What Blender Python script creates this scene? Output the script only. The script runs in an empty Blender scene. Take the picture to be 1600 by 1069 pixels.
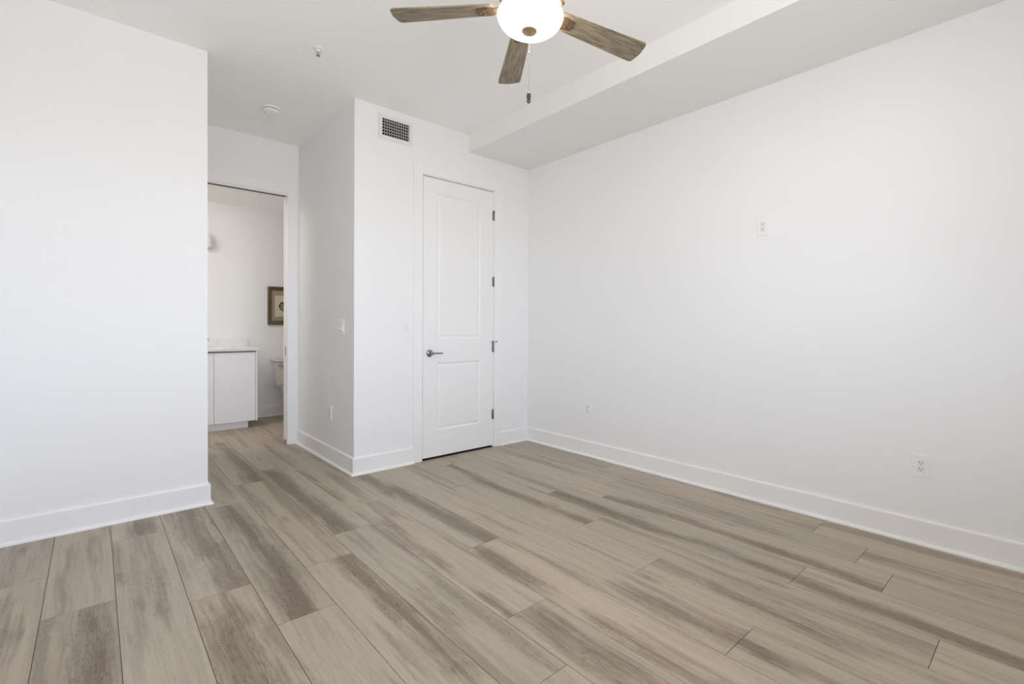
import bpy, bmesh, math, random
from mathutils import Vector, Matrix
scene = bpy.context.scene
C = scene.collection
PI = math.pi
random.seed(7)

# ------------------------------------------------------------------ camera
YAW, PITCH, ROLL = 0.71715, -0.008833, 0.004909
cam_d = bpy.data.cameras.new('camera')
cam_d.sensor_width = 36.0
cam_d.lens = 16.8467
cam_d.shift_y = -0.010667
cam_d.clip_start = 0.02
cam = bpy.data.objects.new('camera', cam_d)
C.objects.link(cam)
F = Vector((math.sin(YAW) * math.cos(PITCH), math.cos(YAW) * math.cos(PITCH), math.sin(PITCH)))
R0 = Vector((math.cos(YAW), -math.sin(YAW), 0))
U0 = R0.cross(F)
R = math.cos(ROLL) * R0 + math.sin(ROLL) * U0
U = -math.sin(ROLL) * R0 + math.cos(ROLL) * U0
m = Matrix((R, U, -F)).transposed().to_4x4()
m.translation = Vector((0, 0, 1.15345))
cam.matrix_world = m
scene.camera = cam

# ------------------------------------------------------------------ view and world
scene.view_settings.view_transform = 'Standard'
scene.view_settings.look = 'None'
scene.view_settings.gamma = 1.0
scene.view_settings.exposure = 0.0
scene.view_settings.use_curve_mapping = False
scene.cycles.max_bounces = 14
scene.cycles.diffuse_bounces = 12
scene.cycles.glossy_bounces = 4
scene.cycles.caustics_reflective = False
scene.cycles.caustics_refractive = False
scene.cycles.sample_clamp_indirect = 8.0

SKY = 11.0
world = bpy.data.worlds.new('world')
scene.world = world
world.use_nodes = True
wn, wl = world.node_tree.nodes, world.node_tree.links
wn.clear()
tc = wn.new('ShaderNodeTexCoord')
sep = wn.new('ShaderNodeSeparateXYZ')
ramp = wn.new('ShaderNodeValToRGB')
mr = wn.new('ShaderNodeMapRange')
mr.inputs['From Min'].default_value = -1
mr.inputs['From Max'].default_value = 1
bg = wn.new('ShaderNodeBackground')
wo = wn.new('ShaderNodeOutputWorld')
wl.new(tc.outputs['Generated'], sep.inputs[0])
wl.new(sep.outputs['Z'], mr.inputs['Value'])
wl.new(mr.outputs[0], ramp.inputs[0])
e = ramp.color_ramp.elements
e[0].position = 0.0
e[0].color = (0.54, 0.53, 0.525, 1)
e[1].position = 1.0
e[1].color = (0.62, 0.72, 0.92, 1)
for pos, col in ((0.47, (0.60, 0.585, 0.585, 1)), (0.51, (0.90, 0.96, 1.08, 1)), (0.62, (0.81, 0.90, 1.10, 1))):
    q = e.new(pos)
    q.color = col
# bright spot added low in the sky to light the right wall
dt = wn.new('ShaderNodeVectorMath')
dt.operation = 'DOT_PRODUCT'
dt.inputs[1].default_value = Vector((-0.845, -0.53, -0.07)).normalized()
nm = wn.new('ShaderNodeVectorMath')
nm.operation = 'NORMALIZE'
wl.new(tc.outputs['Generated'], nm.inputs[0])
wl.new(nm.outputs[0], dt.inputs[0])
bm_ = wn.new('ShaderNodeMapRange')
bm_.interpolation_type = 'SMOOTHSTEP'
bm_.inputs['From Min'].default_value = 0.9945
bm_.inputs['From Max'].default_value = 0.9965
bm_.inputs['To Min'].default_value = 0.0
bm_.inputs['To Max'].default_value = 0.45
wl.new(dt.outputs['Value'], bm_.inputs['Value'])
ad = wn.new('ShaderNodeMix')
ad.data_type = 'RGBA'
ad.blend_type = 'ADD'
ad.inputs['Factor'].default_value = 1.0
cb = wn.new('ShaderNodeCombineColor')
for i_ in range(3):
    wl.new(bm_.outputs[0], cb.inputs[i_])
wl.new(ramp.outputs[0], ad.inputs[6])
wl.new(cb.outputs[0], ad.inputs[7])
wl.new(ad.outputs[2], bg.inputs[0])
bg.inputs[1].default_value = SKY
wl.new(bg.outputs[0], wo.inputs[0])

# room measures (metres)
XR, YB, XA, YH, YL, XL = 3.338, 3.584, 1.510, 4.923, 3.612, 0.5507
H, HS, XS = 2.906, 2.750, 2.5895
XW, YR = -0.50, -0.54            # room's other two walls
WX0, WX1, WZ0, WZ1 = -0.42, 1.78, 0.96, 2.42   # window in the rear wall
BY1, BX0, BX1, BH = 6.63, -0.55, 2.75, 2.612    # bathroom
DX0, DX1, DZ = 2.112, 2.886, 2.446              # closet door opening
PX0, PX1, PZ = 0.62, 1.4095, 2.425               # bathroom opening

# daylight comes in through this window opening: a portal guides the sampling of the sky
pd = bpy.data.lights.new('window_portal', 'AREA')
pd.shape = 'RECTANGLE'
pd.size, pd.size_y = WX1 - WX0, WZ1 - WZ0
pd.cycles.is_portal = True
po = bpy.data.objects.new('window_portal', pd)
C.objects.link(po)
po.location = ((WX0 + WX1) / 2, YR - 0.16, (WZ0 + WZ1) / 2)
po.rotation_euler = (PI / 2, 0, 0)

# ------------------------------------------------------------------ materials
def mat(name, col, rough=0.5, metal=0.0, spec=0.5, coat=0.0):
    mt = bpy.data.materials.new(name)
    mt.use_nodes = True
    b = mt.node_tree.nodes['Principled BSDF']
    b.inputs['Base Color'].default_value = (*col, 1)
    b.inputs['Roughness'].default_value = rough
    b.inputs['Metallic'].default_value = metal
    b.inputs['Specular IOR Level'].default_value = spec
    b.inputs['Coat Weight'].default_value = coat
    return mt

def bumpy(mt, scale, strength, detail=3.0, dist=0.002, stretch=(1, 1, 1)):
    n, l = mt.node_tree.nodes, mt.node_tree.links
    t = n.new('ShaderNodeTexCoord')
    mp = n.new('ShaderNodeMapping')
    mp.inputs['Scale'].default_value = stretch
    nz = n.new('ShaderNodeTexNoise')
    nz.inputs['Scale'].default_value = scale
    nz.inputs['Detail'].default_value = detail
    bp = n.new('ShaderNodeBump')
    bp.inputs['Strength'].default_value = strength
    bp.inputs['Distance'].default_value = dist
    l.new(t.outputs['Object'], mp.inputs[0])
    l.new(mp.outputs[0], nz.inputs['Vector'])
    l.new(nz.outputs['Fac'], bp.inputs['Height'])
    l.new(bp.outputs[0], n['Principled BSDF'].inputs['Normal'])
    return mt

M_WALL = bumpy(mat('wall_paint', (0.855, 0.86, 0.86), 0.62, spec=0.3), 140, 0.12)
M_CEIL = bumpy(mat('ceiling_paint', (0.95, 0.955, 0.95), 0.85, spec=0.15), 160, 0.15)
M_CEIL_DIM = bumpy(mat('ceiling_paint_dimmed', (0.85, 0.85, 0.84), 0.85, spec=0.15), 160, 0.15)  # ceiling paint darkened so the lowered band looks less brightly lit
M_TRIM = mat('trim_paint', (0.87, 0.87, 0.865), 0.38, spec=0.4)
M_DOOR = bumpy(mat('door_paint', (0.86, 0.86, 0.855), 0.42, spec=0.4), 90, 0.05)
M_PLATE = mat('plate_plastic', (0.85, 0.85, 0.84), 0.3)
M_DEVICE = mat('device_plastic', (0.83, 0.83, 0.82), 0.25)
M_SLOT = mat('socket_slot', (0.02, 0.02, 0.02), 0.6)
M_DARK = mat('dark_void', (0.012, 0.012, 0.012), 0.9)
M_NICKEL = mat('satin_nickel', (0.34, 0.34, 0.35), 0.28, 1.0)
M_STEEL = mat('hinge_steel', (0.30, 0.30, 0.31), 0.4, 1.0)
M_CHROME = mat('chrome', (0.5, 0.5, 0.52), 0.12, 1.0)
M_CAB = mat('cabinet_laminate', (0.90, 0.91, 0.94), 0.4, spec=0.4)
M_PORC = mat('porcelain', (0.62, 0.61, 0.57), 0.12, coat=0.5)
M_BRONZE = mat('antique_bronze', (0.46, 0.34, 0.21), 0.38, 0.85)
M_IRON = mat('dark_bronze_iron', (0.13, 0.085, 0.05), 0.5, 0.4)
M_FOB = mat('dark_wood_fob', (0.05, 0.022, 0.014), 0.25, coat=0.4)
M_BRASS = mat('chain_brass', (0.55, 0.45, 0.30), 0.35, 1.0)
M_VENT = mat('vent_enamel', (0.78, 0.78, 0.77), 0.4)
M_VBLADE = mat('vent_blade_enamel', (0.55, 0.55, 0.53), 0.5)
M_WINFRAME = mat('window_vinyl', (0.80, 0.80, 0.79), 0.4)

def marble():
    mt = mat('quartz_top', (0.80, 0.80, 0.79), 0.2)
    n, l = mt.node_tree.nodes, mt.node_tree.links
    t = n.new('ShaderNodeTexCoord')
    nz = n.new('ShaderNodeTexNoise')
    nz.inputs['Scale'].default_value = 5
    nz.inputs['Detail'].default_value = 6
    nz.inputs['Distortion'].default_value = 1.2
    r = n.new('ShaderNodeValToRGB')
    r.color_ramp.elements[0].position = 0.47
    r.color_ramp.elements[0].color = (0.82, 0.82, 0.80, 1)
    r.color_ramp.elements[1].position = 0.53
    r.color_ramp.elements[1].color = (0.82, 0.82, 0.80, 1)
    q = r.color_ramp.elements.new(0.5)
    q.color = (0.76, 0.76, 0.75, 1)
    l.new(t.outputs['Object'], nz.inputs['Vector'])
    l.new(nz.outputs['Fac'], r.inputs[0])
    l.new(r.outputs[0], n['Principled BSDF'].inputs['Base Color'])
    return mt
M_QUARTZ = marble()

def blade_wood():
    mt = mat('weathered_blade_wood', (0.2, 0.16, 0.11), 0.5, spec=0.3)
    n, l = mt.node_tree.nodes, mt.node_tree.links
    t = n.new('ShaderNodeTexCoord')
    mp = n.new('ShaderNodeMapping')
    mp.inputs['Scale'].default_value = (5, 55, 5)
    a = n.new('ShaderNodeTexNoise')
    a.inputs['Scale'].default_value = 1.6
    a.inputs['Detail'].default_value = 7
    a.inputs['Roughness'].default_value = 0.72
    a.inputs['Distortion'].default_value = 0.5
    r = n.new('ShaderNodeValToRGB')
    es = r.color_ramp.elements
    es[0].position = 0.30
    es[0].color = (0.085, 0.068, 0.048, 1)
    es[1].position = 0.72
    es[1].color = (0.42, 0.355, 0.26, 1)
    q = es.new(0.5)
    q.color = (0.235, 0.195, 0.135, 1)
    l.new(t.outputs['Object'], mp.inputs[0])
    l.new(mp.outputs[0], a.inputs['Vector'])
    l.new(a.outputs['Fac'], r.inputs[0])
    l.new(r.outputs[0], n['Principled BSDF'].inputs['Base Color'])
    return mt
M_BLADE = blade_wood()

def glow(name, col, strength):
    mt = bpy.data.materials.new(name)
    mt.use_nodes = True
    b = mt.node_tree.nodes['Principled BSDF']
    b.inputs['Base Color'].default_value = (0.85, 0.83, 0.78, 1)
    b.inputs['Roughness'].default_value = 0.25
    b.inputs['Emission Color'].default_value = (*col, 1)
    b.inputs['Emission Strength'].default_value = strength
    return mt
M_BOWL = glow('lit_frosted_glass', (1.0, 0.90, 0.74), 15.0)
M_BATHLAMP = glow('lit_bathroom_diffuser', (1.0, 0.92, 0.86), 56.0)
M_SHADE = mat('frosted_shade_glass', (0.78, 0.76, 0.73), 0.35)

def floor_wood():
    mt = mat('oak_plank', (0.35, 0.3, 0.25), 0.42, spec=0.35)
    n, l = mt.node_tree.nodes, mt.node_tree.links
    bs = n['Principled BSDF']
    uv = n.new('ShaderNodeUVMap')
    uv.uv_map = 'plank'
    at = n.new('ShaderNodeAttribute')
    at.attribute_name = 'tone'
    sp = n.new('ShaderNodeSeparateColor')
    l.new(at.outputs['Color'], sp.inputs[0])
    s = n.new('ShaderNodeSeparateXYZ')
    l.new(uv.outputs[0], s.inputs[0])
    def math_(op, a, b=None, clamp=False):
        x = n.new('ShaderNodeMath')
        x.operation = op
        x.use_clamp = clamp
        for i, v in enumerate((a, b)):
            if v is None:
                continue
            if isinstance(v, (int, float)):
                x.inputs[i].default_value = v
            else:
                l.new(v, x.inputs[i])
        return x.outputs[0]
    def vec(a, b, c):
        x = n.new('ShaderNodeCombineXYZ')
        for i, v in enumerate((a, b, c)):
            if isinstance(v, (int, float)):
                x.inputs[i].default_value = v
            else:
                l.new(v, x.inputs[i])
        return x.outputs[0]
    def noise(v, detail=4, rough=0.5, dist=0.0):
        x = n.new('ShaderNodeTexNoise')
        x.inputs['Scale'].default_value = 1
        x.inputs['Detail'].default_value = detail
        x.inputs['Roughness'].default_value = rough
        x.inputs['Distortion'].default_value = dist
        l.new(v, x.inputs['Vector'])
        return x.outputs['Fac']
    def rmp(v, a, b, c0=0.0, c1=1.0):
        x = n.new('ShaderNodeMapRange')
        x.interpolation_type = 'SMOOTHSTEP'
        for k, q in (('From Min', a), ('From Max', b), ('To Min', c0), ('To Max', c1)):
            x.inputs[k].default_value = q
        l.new(v, x.inputs['Value'])
        return x.outputs[0]
    def mix(f, a, b, mode='MIX'):
        x = n.new('ShaderNodeMix')
        x.data_type = 'RGBA'
        x.blend_type = mode
        if isinstance(f, (int, float)):
            x.inputs['Factor'].default_value = f
        else:
            l.new(f, x.inputs['Factor'])
        for i, v in ((6, a), (7, b)):
            if isinstance(v, tuple):
                x.inputs[i].default_value = (*v, 1)
            else:
                l.new(v, x.inputs[i])
        return x.outputs[2]
    u, v = s.outputs['X'], s.outputs['Y']
    off = math_('MULTIPLY', sp.outputs[0], 40.0)
    tone, hue = sp.outputs[1], sp.outputs[2]
    # broad heartwood streak running along the board
    wob = noise(vec(math_('MULTIPLY', u, 3.0), math_('MULTIPLY', v, 2.6), math_('ADD', off, 5.0)), 2, 0.5)
    uw = math_('ADD', u, math_('MULTIPLY', math_('SUBTRACT', wob, 0.5), 0.032))
    n1 = noise(vec(math_('MULTIPLY', uw, 13.0), math_('MULTIPLY', v, 0.85), off), 4, 0.55, 0.1)
    streak = rmp(n1, 0.49, 0.66)
    n1b = noise(vec(math_('MULTIPLY', uw, 38.0), math_('MULTIPLY', v, 1.7), math_('ADD', off, 7.3)), 5, 0.62, 0.2)
    streak2 = rmp(n1b, 0.44, 0.70)
    ah = n.new('ShaderNodeAttribute')
    ah.attribute_name = 'heartwood'
    n4 = noise(vec(math_('MULTIPLY', uw, 110.0), math_('MULTIPLY', v, 2.4), math_('ADD', off, 11.0)), 5, 0.65)
    n5 = noise(vec(math_('MULTIPLY', uw, 6.0), math_('MULTIPLY', v, 3.2), math_('ADD', off, 17.0)), 4, 0.6, 0.8)
    wav = math_('ADD', math_('MULTIPLY', math_('SUBTRACT', n1b, 0.5), 1.0), math_('ADD', math_('MULTIPLY', math_('SUBTRACT', n4, 0.5), 0.8), math_('MULTIPLY', math_('SUBTRACT', n5, 0.5), 1.1)))
    hrt = rmp(math_('ADD', ah.outputs['Fac'], wav), -0.05, 1.15)
    streak = math_('ADD', math_('MULTIPLY', streak, 0.50), math_('MULTIPLY', hrt, rmp(ah.outputs['Fac'], 0.0, 0.22)), True)
    # growth rings: contour lines of a slow field, seen best in the streak
    n2 = noise(vec(math_('MULTIPLY', uw, 12.0), math_('MULTIPLY', v, 1.3), math_('ADD', off, 3.1)), 3, 0.5, 0.3)
    ring = math_('SINE', math_('MULTIPLY', n2, 210.0))
    ring = rmp(ring, -0.1, 1.0)
    brk = noise(vec(math_('MULTIPLY', u, 70.0), math_('MULTIPLY', v, 26.0), off), 3, 0.65)
    ring = math_('MULTIPLY', ring, rmp(brk, 0.36, 0.62))
    # fine pores
    n3 = noise(vec(math_('MULTIPLY', u, 330.0), math_('MULTIPLY', v, 10.0), off), 5, 0.65)
    fine = rmp(n3, 0.3, 0.7)
    # knots
    vo = n.new('ShaderNodeTexVoronoi')
    vo.inputs['Scale'].default_value = 1
    vo.inputs['Randomness'].default_value = 1
    l.new(vec(math_('MULTIPLY', uw, 6.0), math_('MULTIPLY', v, 1.5), off), vo.inputs['Vector'])
    knot = math_('MULTIPLY', rmp(vo.outputs['Distance'], 0.02, 0.16, 1.0, 0.0), rmp(brk, 0.3, 0.6, 0.4, 1.0))
    light = mix(hue, (0.490, 0.413, 0.318), (0.470, 0.407, 0.328))
    dark = mix(hue, (0.172, 0.122, 0.080), (0.180, 0.138, 0.098))
    c = mix(math_('MULTIPLY', streak, 0.86), light, dark)
    c = mix(math_('MULTIPLY', streak2, 0.26), c, (0.22, 0.175, 0.13))
    rs = math_('ADD', math_('MULTIPLY', streak, 0.62), 0.12)
    c = mix(math_('MULTIPLY', ring, rs), c, (0.125, 0.095, 0.068))
    c = mix(math_('MULTIPLY', math_('MULTIPLY', rmp(math_('SINE', math_('ADD', math_('MULTIPLY', n2, 210.0), 2.6)), 0.3, 1.0), rmp(brk, 0.42, 0.66)), math_('MULTIPLY', streak, 0.35)), c, (0.40, 0.33, 0.25))
    c = mix(math_('MULTIPLY', knot, 0.5), c, (0.10, 0.075, 0.05))
    c = mix(rmp(n4, 0.35, 0.7, 0.0, 0.20), c, (0.21, 0.17, 0.13))
    c = mix(math_('MULTIPLY', fine, 0.16), c, (0.18, 0.15, 0.12))
    g = math_('ADD', math_('MULTIPLY', tone, 0.16), 0.93)
    gg = n.new('ShaderNodeVectorMath')
    gg.operation = 'SCALE'
    l.new(c, gg.inputs[0])
    l.new(g, gg.inputs['Scale'])
    l.new(gg.outputs[0], bs.inputs['Base Color'])
    bp = n.new('ShaderNodeBump')
    bp.inputs['Strength'].default_value = 0.12
    bp.inputs['Distance'].default_value = 0.001
    l.new(n3, bp.inputs['Height'])
    l.new(bp.outputs[0], bs.inputs['Normal'])
    l.new(rmp(n3, 0.3, 0.7, 0.5, 0.4), bs.inputs['Roughness'])
    return mt
M_FLOOR = floor_wood()
M_SEAM = mat('plank_joint', (0.07, 0.055, 0.045), 0.8)

# ------------------------------------------------------------------ mesh helpers
def box(bm, x0, x1, y0, y1, z0, z1, bevel=0.0, seg=2, mi=0):
    vs = [bm.verts.new(p) for p in ((x0, y0, z0), (x1, y0, z0), (x1, y1, z0), (x0, y1, z0),
                                    (x0, y0, z1), (x1, y0, z1), (x1, y1, z1), (x0, y1, z1))]
    fs = [bm.faces.new([vs[i] for i in q]) for q in ((3, 2, 1, 0), (4, 5, 6, 7), (0, 1, 5, 4), (1, 2, 6, 5), (2, 3, 7, 6), (3, 0, 4, 7))]
    for f in fs:
        f.material_index = mi
    if bevel > 0:
        es = list({e for f in fs for e in f.edges})
        r = bmesh.ops.bevel(bm, geom=es, offset=bevel, segments=seg, affect='EDGES', profile=0.5)
        for f in r['faces']:
            f.material_index = mi
    return bm

def lathe(bm, prof, segs=48, centre=(0, 0, 0), axis='Z'):
    """prof: list of (radius, height) swept round the axis."""
    rings = []
    for r, h in prof:
        if r < 1e-6:
            p = (0, 0, h)
            rings.append([bm.verts.new(p)])
        else:
            rings.append([bm.verts.new((r * math.cos(2 * PI * k / segs), r * math.sin(2 * PI * k / segs), h)) for k in range(segs)])
    new = [v for q in rings for v in q]
    for a, b in zip(rings, rings[1:]):
        for k in range(segs):
            k2 = (k + 1) % segs
            if len(a) == 1 and len(b) == 1:
                continue
            if len(a) == 1:
                bm.faces.new((a[0], b[k], b[k2]))
            elif len(b) == 1:
                bm.faces.new((a[k], b[0], a[k2]))
            else:
                bm.faces.new((a[k], b[k], b[k2], a[k2]))
    rot = Matrix.Identity(3)
    if axis == 'Y':      # axis pointing to -Y
        rot = Matrix.Rotation(PI / 2, 3, 'X')
    elif axis == 'X':    # axis pointing to -X
        rot = Matrix.Rotation(-PI / 2, 3, 'Y')
    for v in new:
        v.co = rot @ v.co + Vector(centre)
    return bm

def tube(bm, pts, rads, segs=16, flat=1.0):
    """round bar along pts with radius per point; flat squashes it vertically."""
    rings = []
    for i, p in enumerate(pts):
        p = Vector(p)
        d = (Vector(pts[min(i + 1, len(pts) - 1)]) - Vector(pts[max(i - 1, 0)])).normalized()
        a = d.cross(Vector((0, 0, 1)))
        if a.length < 1e-3:
            a = Vector((1, 0, 0))
        a.normalize()
        b = a.cross(d).normalized()
        r = rads[i] if isinstance(rads, (list, tuple)) else rads
        rings.append([bm.verts.new(p + a * r * math.cos(2 * PI * k / segs) + b * r * flat * math.sin(2 * PI * k / segs)) for k in range(segs)])
    for A, B in zip(rings, rings[1:]):
        for k in range(segs):
            bm.faces.new((A[k], A[(k + 1) % segs], B[(k + 1) % segs], B[k]))
    bm.faces.new(rings[0][::-1])
    bm.faces.new(rings[-1])
    return bm

def obj(name, bm, material, parent=None, smooth=False, loc=(0, 0, 0), rot=(0, 0, 0)):
    bmesh.ops.recalc_face_normals(bm, faces=bm.faces[:])
    me = bpy.data.meshes.new(name)
    bm.to_mesh(me)
    bm.free()
    for q in (material if isinstance(material, (list, tuple)) else (material,)):
        me.materials.append(q)
    if smooth:
        for p in me.polygons:
            p.use_smooth = True
        try:
            me.set_sharp_from_angle(angle=math.radians(40))
        except Exception:
            pass
    o = bpy.data.objects.new(name, me)
    C.objects.link(o)
    o.parent = parent
    o.location = loc
    o.rotation_euler = rot
    return o

def nb():
    return bmesh.new()

def struct(name, bm, material, parent=None, **k):
    o = obj(name, bm, material, parent, **k)
    if parent is None:
        o['kind'] = 'structure'
    return o

def thing(name, label, cat, loc=(0, 0, 0), rotz=0.0, group=None):
    o = bpy.data.objects.new(name, None)
    o.empty_display_size = 0.05
    C.objects.link(o)
    o.location = loc
    o.rotation_euler = (0, 0, rotz)
    o['label'] = label
    o['category'] = cat
    if group:
        o['group'] = group
    return o

def dup(root, loc, rotz, label, group=None):
    r = root.copy()
    C.objects.link(r)
    r.location = loc
    r.rotation_euler = (0, 0, rotz)
    r['label'] = label
    if group:
        r['group'] = group
    for ch in list(root.children):
        c = ch.copy()
        C.objects.link(c)
        c.parent = r
        for g in list(ch.children):
            d = g.copy()
            C.objects.link(d)
            d.parent = c
    return r

# ------------------------------------------------------------------ floor: 9 inch planks with staggered joints
PW, PL, SX = 0.2295, 1.532, -0.162
joint = {-3: 2.2, -2: 1.75, -1: 3.03, 0: 2.60, 1: 3.30, 2: 2.37, 3: 1.97, 4: 2.36, 5: 2.63, 6: 2.96,
         7: 2.01, 8: 2.30, 9: 2.84, 10: 3.35, 11: 2.33, 12: 2.04, 13: 2.19, 14: 2.45, 15: 1.6}
# dark heartwood figure of single boards: path on the floor, half width, strength
HEART = [
    ([[0.184, 3.441], [0.233, 3.434]], 0.05, 0.9),
    ([[0.434, 3.578], [0.425, 3.051], [0.461, 2.67], [0.48, 2.395]], 0.06, 1.0),
    ([[-0.016, 2.562], [-0.015, 2.28], [-0.016, 2.042]], 0.045, 0.75),
    ([[0.644, 3.427], [0.652, 2.827], [0.669, 2.373], [0.63, 2.036]], 0.05, 0.85),
    ([[0.912, 5.439], [0.924, 4.657], [0.91, 3.985]], 0.05, 1.0),
    ([[1.053, 4.072], [1.047, 3.229], [1.064, 2.635]], 0.05, 1.0),
    ([[0.926, 2.358], [0.936, 1.964], [0.939, 1.659], [0.93, 1.36]], 0.045, 0.85),
    ([[0.368, 2.071], [0.373, 1.902], [0.367, 1.712]], 0.07, 0.9),
    ([[1.547, 3.467], [1.603, 2.881], [1.607, 2.287], [1.619, 2.033]], 0.05, 1.15),
    ([[1.288, 2.619], [1.271, 2.249], [1.274, 1.975]], 0.025, 0.8),
    ([[1.258, 1.578], [1.256, 1.431]], 0.025, 0.9),
    ([[1.516, 1.973], [1.511, 1.772], [1.508, 1.565]], 0.035, 0.9),
    ([[2.224, 3.336], [2.179, 2.559], [2.188, 2.187], [2.196, 1.846]], 0.035, 1.0),
    ([[2.427, 2.331], [2.424, 1.958], [2.414, 1.66]], 0.035, 1.1),
    ([[2.631, 2.042], [2.674, 1.606], [2.66, 1.166], [2.669, 0.852], [2.625, 0.518]], 0.035, 1.0),
    ([[2.393, 1.559], [2.451, 1.243], [2.429, 0.814]], 0.03, 1.0),
    ([[2.445, 0.793], [2.407, 0.612], [2.416, 0.392], [2.402, 0.073]], 0.04, 1.2),
    ([[1.768, 1.165], [1.765, 0.892], [1.774, 0.786]], 0.04, 0.8),
    ([[1.795, 0.749], [1.774, 0.664]], 0.03, 0.7),
    ([[2.087, 1.297], [2.076, 0.961], [2.044, 0.544]], 0.03, 0.75),
    ([[1.485, 1.133], [1.489, 0.922], [1.486, 0.749]], 0.035, 0.8),
    ([[1.342, 1.33], [1.337, 1.166], [1.342, 1.018]], 0.04, 0.85),
    ([[2.942, 0.645], [2.944, 0.442], [2.917, 0.194]], 0.035, 0.7),
    ([[-0.285, 2.764], [-0.25, 2.482]], 0.04, 0.6),
    ([[1.214, 3.893], [1.228, 3.152]], 0.03, 0.6),
    ([[0.979, 1.473], [0.985, 1.252]], 0.03, 0.4),
    ([[1.072, 1.814], [1.067, 1.605]], 0.03, 0.4),
    ([[0.079, 3.171], [0.08, 2.766]], 0.02, 0.7),
    ([[0.086, 2.339], [0.068, 2.081]], 0.03, 0.5),
    ([[1.515, 4.673], [1.454, 4.159]], 0.04, 0.5),
]
bm = nb()
uvl = bm.loops.layers.uv.new('plank')
tl = bm.loops.layers.float_color.new('tone')
hl = bm.loops.layers.float_color.new('heartwood')
FX0, FX1, FY0, FY1 = -0.62, 3.46, -0.66, 6.75
rnd = random.Random(21)
gap = 0.0011
for k in range(-3, 17):
    x0, x1 = SX + k * PW, SX + (k + 1) * PW
    a, b = max(x0, FX0), min(x1, FX1)
    if b - a < 0.01:
        continue
    j = joint.get(k, 2.0 + rnd.random())
    ys = [j + i * PL for i in range(-4, 5)]
    for y0, y1 in zip(ys, ys[1:]):
        c0, c1 = max(y0, FY0), min(y1, FY1)
        if c1 - c0 < 0.01:
            continue
        off, tn, hu = rnd.random(), rnd.random(), rnd.random()
        flip = rnd.random() < 0.5
        x_, X_, y_, Y_ = a + gap, b - gap, c0 + gap, c1 - gap
        mine = [h for h in HEART if x_ <= h[0][len(h[0]) // 2][0] <= X_ and y_ <= sum(p[1] for p in h[0]) / len(h[0]) <= Y_]
        def heart(x, y):
            best = 0.0
            for pts, hw, st in mine:
                for p, q in zip(pts, pts[1:]):
                    dx, dy = q[0] - p[0], q[1] - p[1]
                    t = max(0.0, min(1.0, ((x - p[0]) * dx + (y - p[1]) * dy) / (dx * dx + dy * dy + 1e-9)))
                    ex, ey = x - p[0] - t * dx, (y - p[1] - t * dy) * 0.35
                    best = max(best, st * max(0.0, 1 - math.hypot(ex, ey) / (2 * hw)))
            return best
        nx, ny = (max(1, round((X_ - x_) / 0.02)), max(1, round((Y_ - y_) / 0.05))) if mine else (1, 1)
        top = [[bm.verts.new((x_ + (X_ - x_) * i / nx, y_ + (Y_ - y_) * q / ny, 0)) for i in range(nx + 1)] for q in range(ny + 1)]
        faces = [bm.faces.new((top[q][i], top[q][i + 1], top[q + 1][i + 1], top[q + 1][i])) for q in range(ny) for i in range(nx)]
        rim = [top[0][i] for i in range(nx)] + [top[q][nx] for q in range(ny)] + [top[ny][i] for i in range(nx, 0, -1)] + [top[q][0] for q in range(ny, 0, -1)]
        low = [bm.verts.new((q.co.x, q.co.y, -0.003)) for q in rim]
        for i in range(len(rim)):
            i2 = (i + 1) % len(rim)
            faces.append(bm.faces.new((rim[i], low[i], low[i2], rim[i2])))
        for f in faces:
            for lp in f.loops:
                uu, vv = lp.vert.co.x - x0, lp.vert.co.y - y0
                hv = heart(lp.vert.co.x, lp.vert.co.y)
                if flip:
                    vv = PL - vv
                lp[uvl].uv = (uu, vv)
                lp[tl] = (off, tn, hu, 1)
                lp[hl] = (hv, hv, hv, 1)
box(bm, FX0, FX1, FY0, FY1, -0.12, -0.003, mi=1)
struct('floor', bm, [M_FLOOR, M_SEAM])

# ------------------------------------------------------------------ walls
T = 0.12
bm = nb()                                           # wall with the closet door
box(bm, XA, DX0 - 0.012, YB, YB + T, 0, H)
box(bm, DX0 - 0.012, DX1 + 0.012, YB, YB + T, DZ + 0.012, H)
box(bm, DX1 + 0.012, XR + 0.15, YB, YB + T, 0, H)
struct('wall_back', bm, M_WALL)
bm = nb()
box(bm, XA, XA + T, YB + T, YH, 0, H)
struct('wall_hall_right', bm, M_WALL)
bm = nb()
box(bm, XW - 0.15, XL, YL, YL + T, 0, H)
struct('wall_left', bm, M_WALL)
bm = nb()
box(bm, XL - T, XL, YL + T, YH, 0, H)
struct('wall_hall_left', bm, M_WALL)
bm = nb()
box(bm, XL - T, PX0, YH, YH + T, 0, H)
box(bm, PX0, PX1 + 0.008, YH, YH + T, PZ, H)
box(bm, PX1 + 0.008, PX1 + 0.04, YH, YH + 0.041, 0, H)
box(bm, PX1 + 0.008, PX1 + 0.04, YH + 0.081, YH + T, 0, H)
box(bm, PX1 + 0.04, XR + 0.15, YH, YH + T, 0, H)
box(bm, BX0 - T, XL - T, YH, YH + T, 0, H)
struct('wall_hall_end', bm, M_WALL)
bm = nb()
box(bm, XR, XR + 0.15, YR - 0.15, YB, 0, H)
struct('wall_right', bm, M_WALL)
bm = nb()
box(bm, XW - 0.15, XW, YR - 0.15, YL, 0, H)
struct('wall_side', bm, M_WALL)
bm = nb()
box(bm, XW, WX0, YR - 0.15, YR, 0, H)
box(bm, WX1, XR, YR - 0.15, YR, 0, H)
box(bm, WX0, WX1, YR - 0.15, YR, 0, WZ0)
box(bm, WX0, WX1, YR - 0.15, YR, WZ1, H)
struct('wall_rear', bm, M_WALL)
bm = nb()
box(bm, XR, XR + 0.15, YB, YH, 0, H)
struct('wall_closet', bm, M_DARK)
bm = nb()
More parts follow.
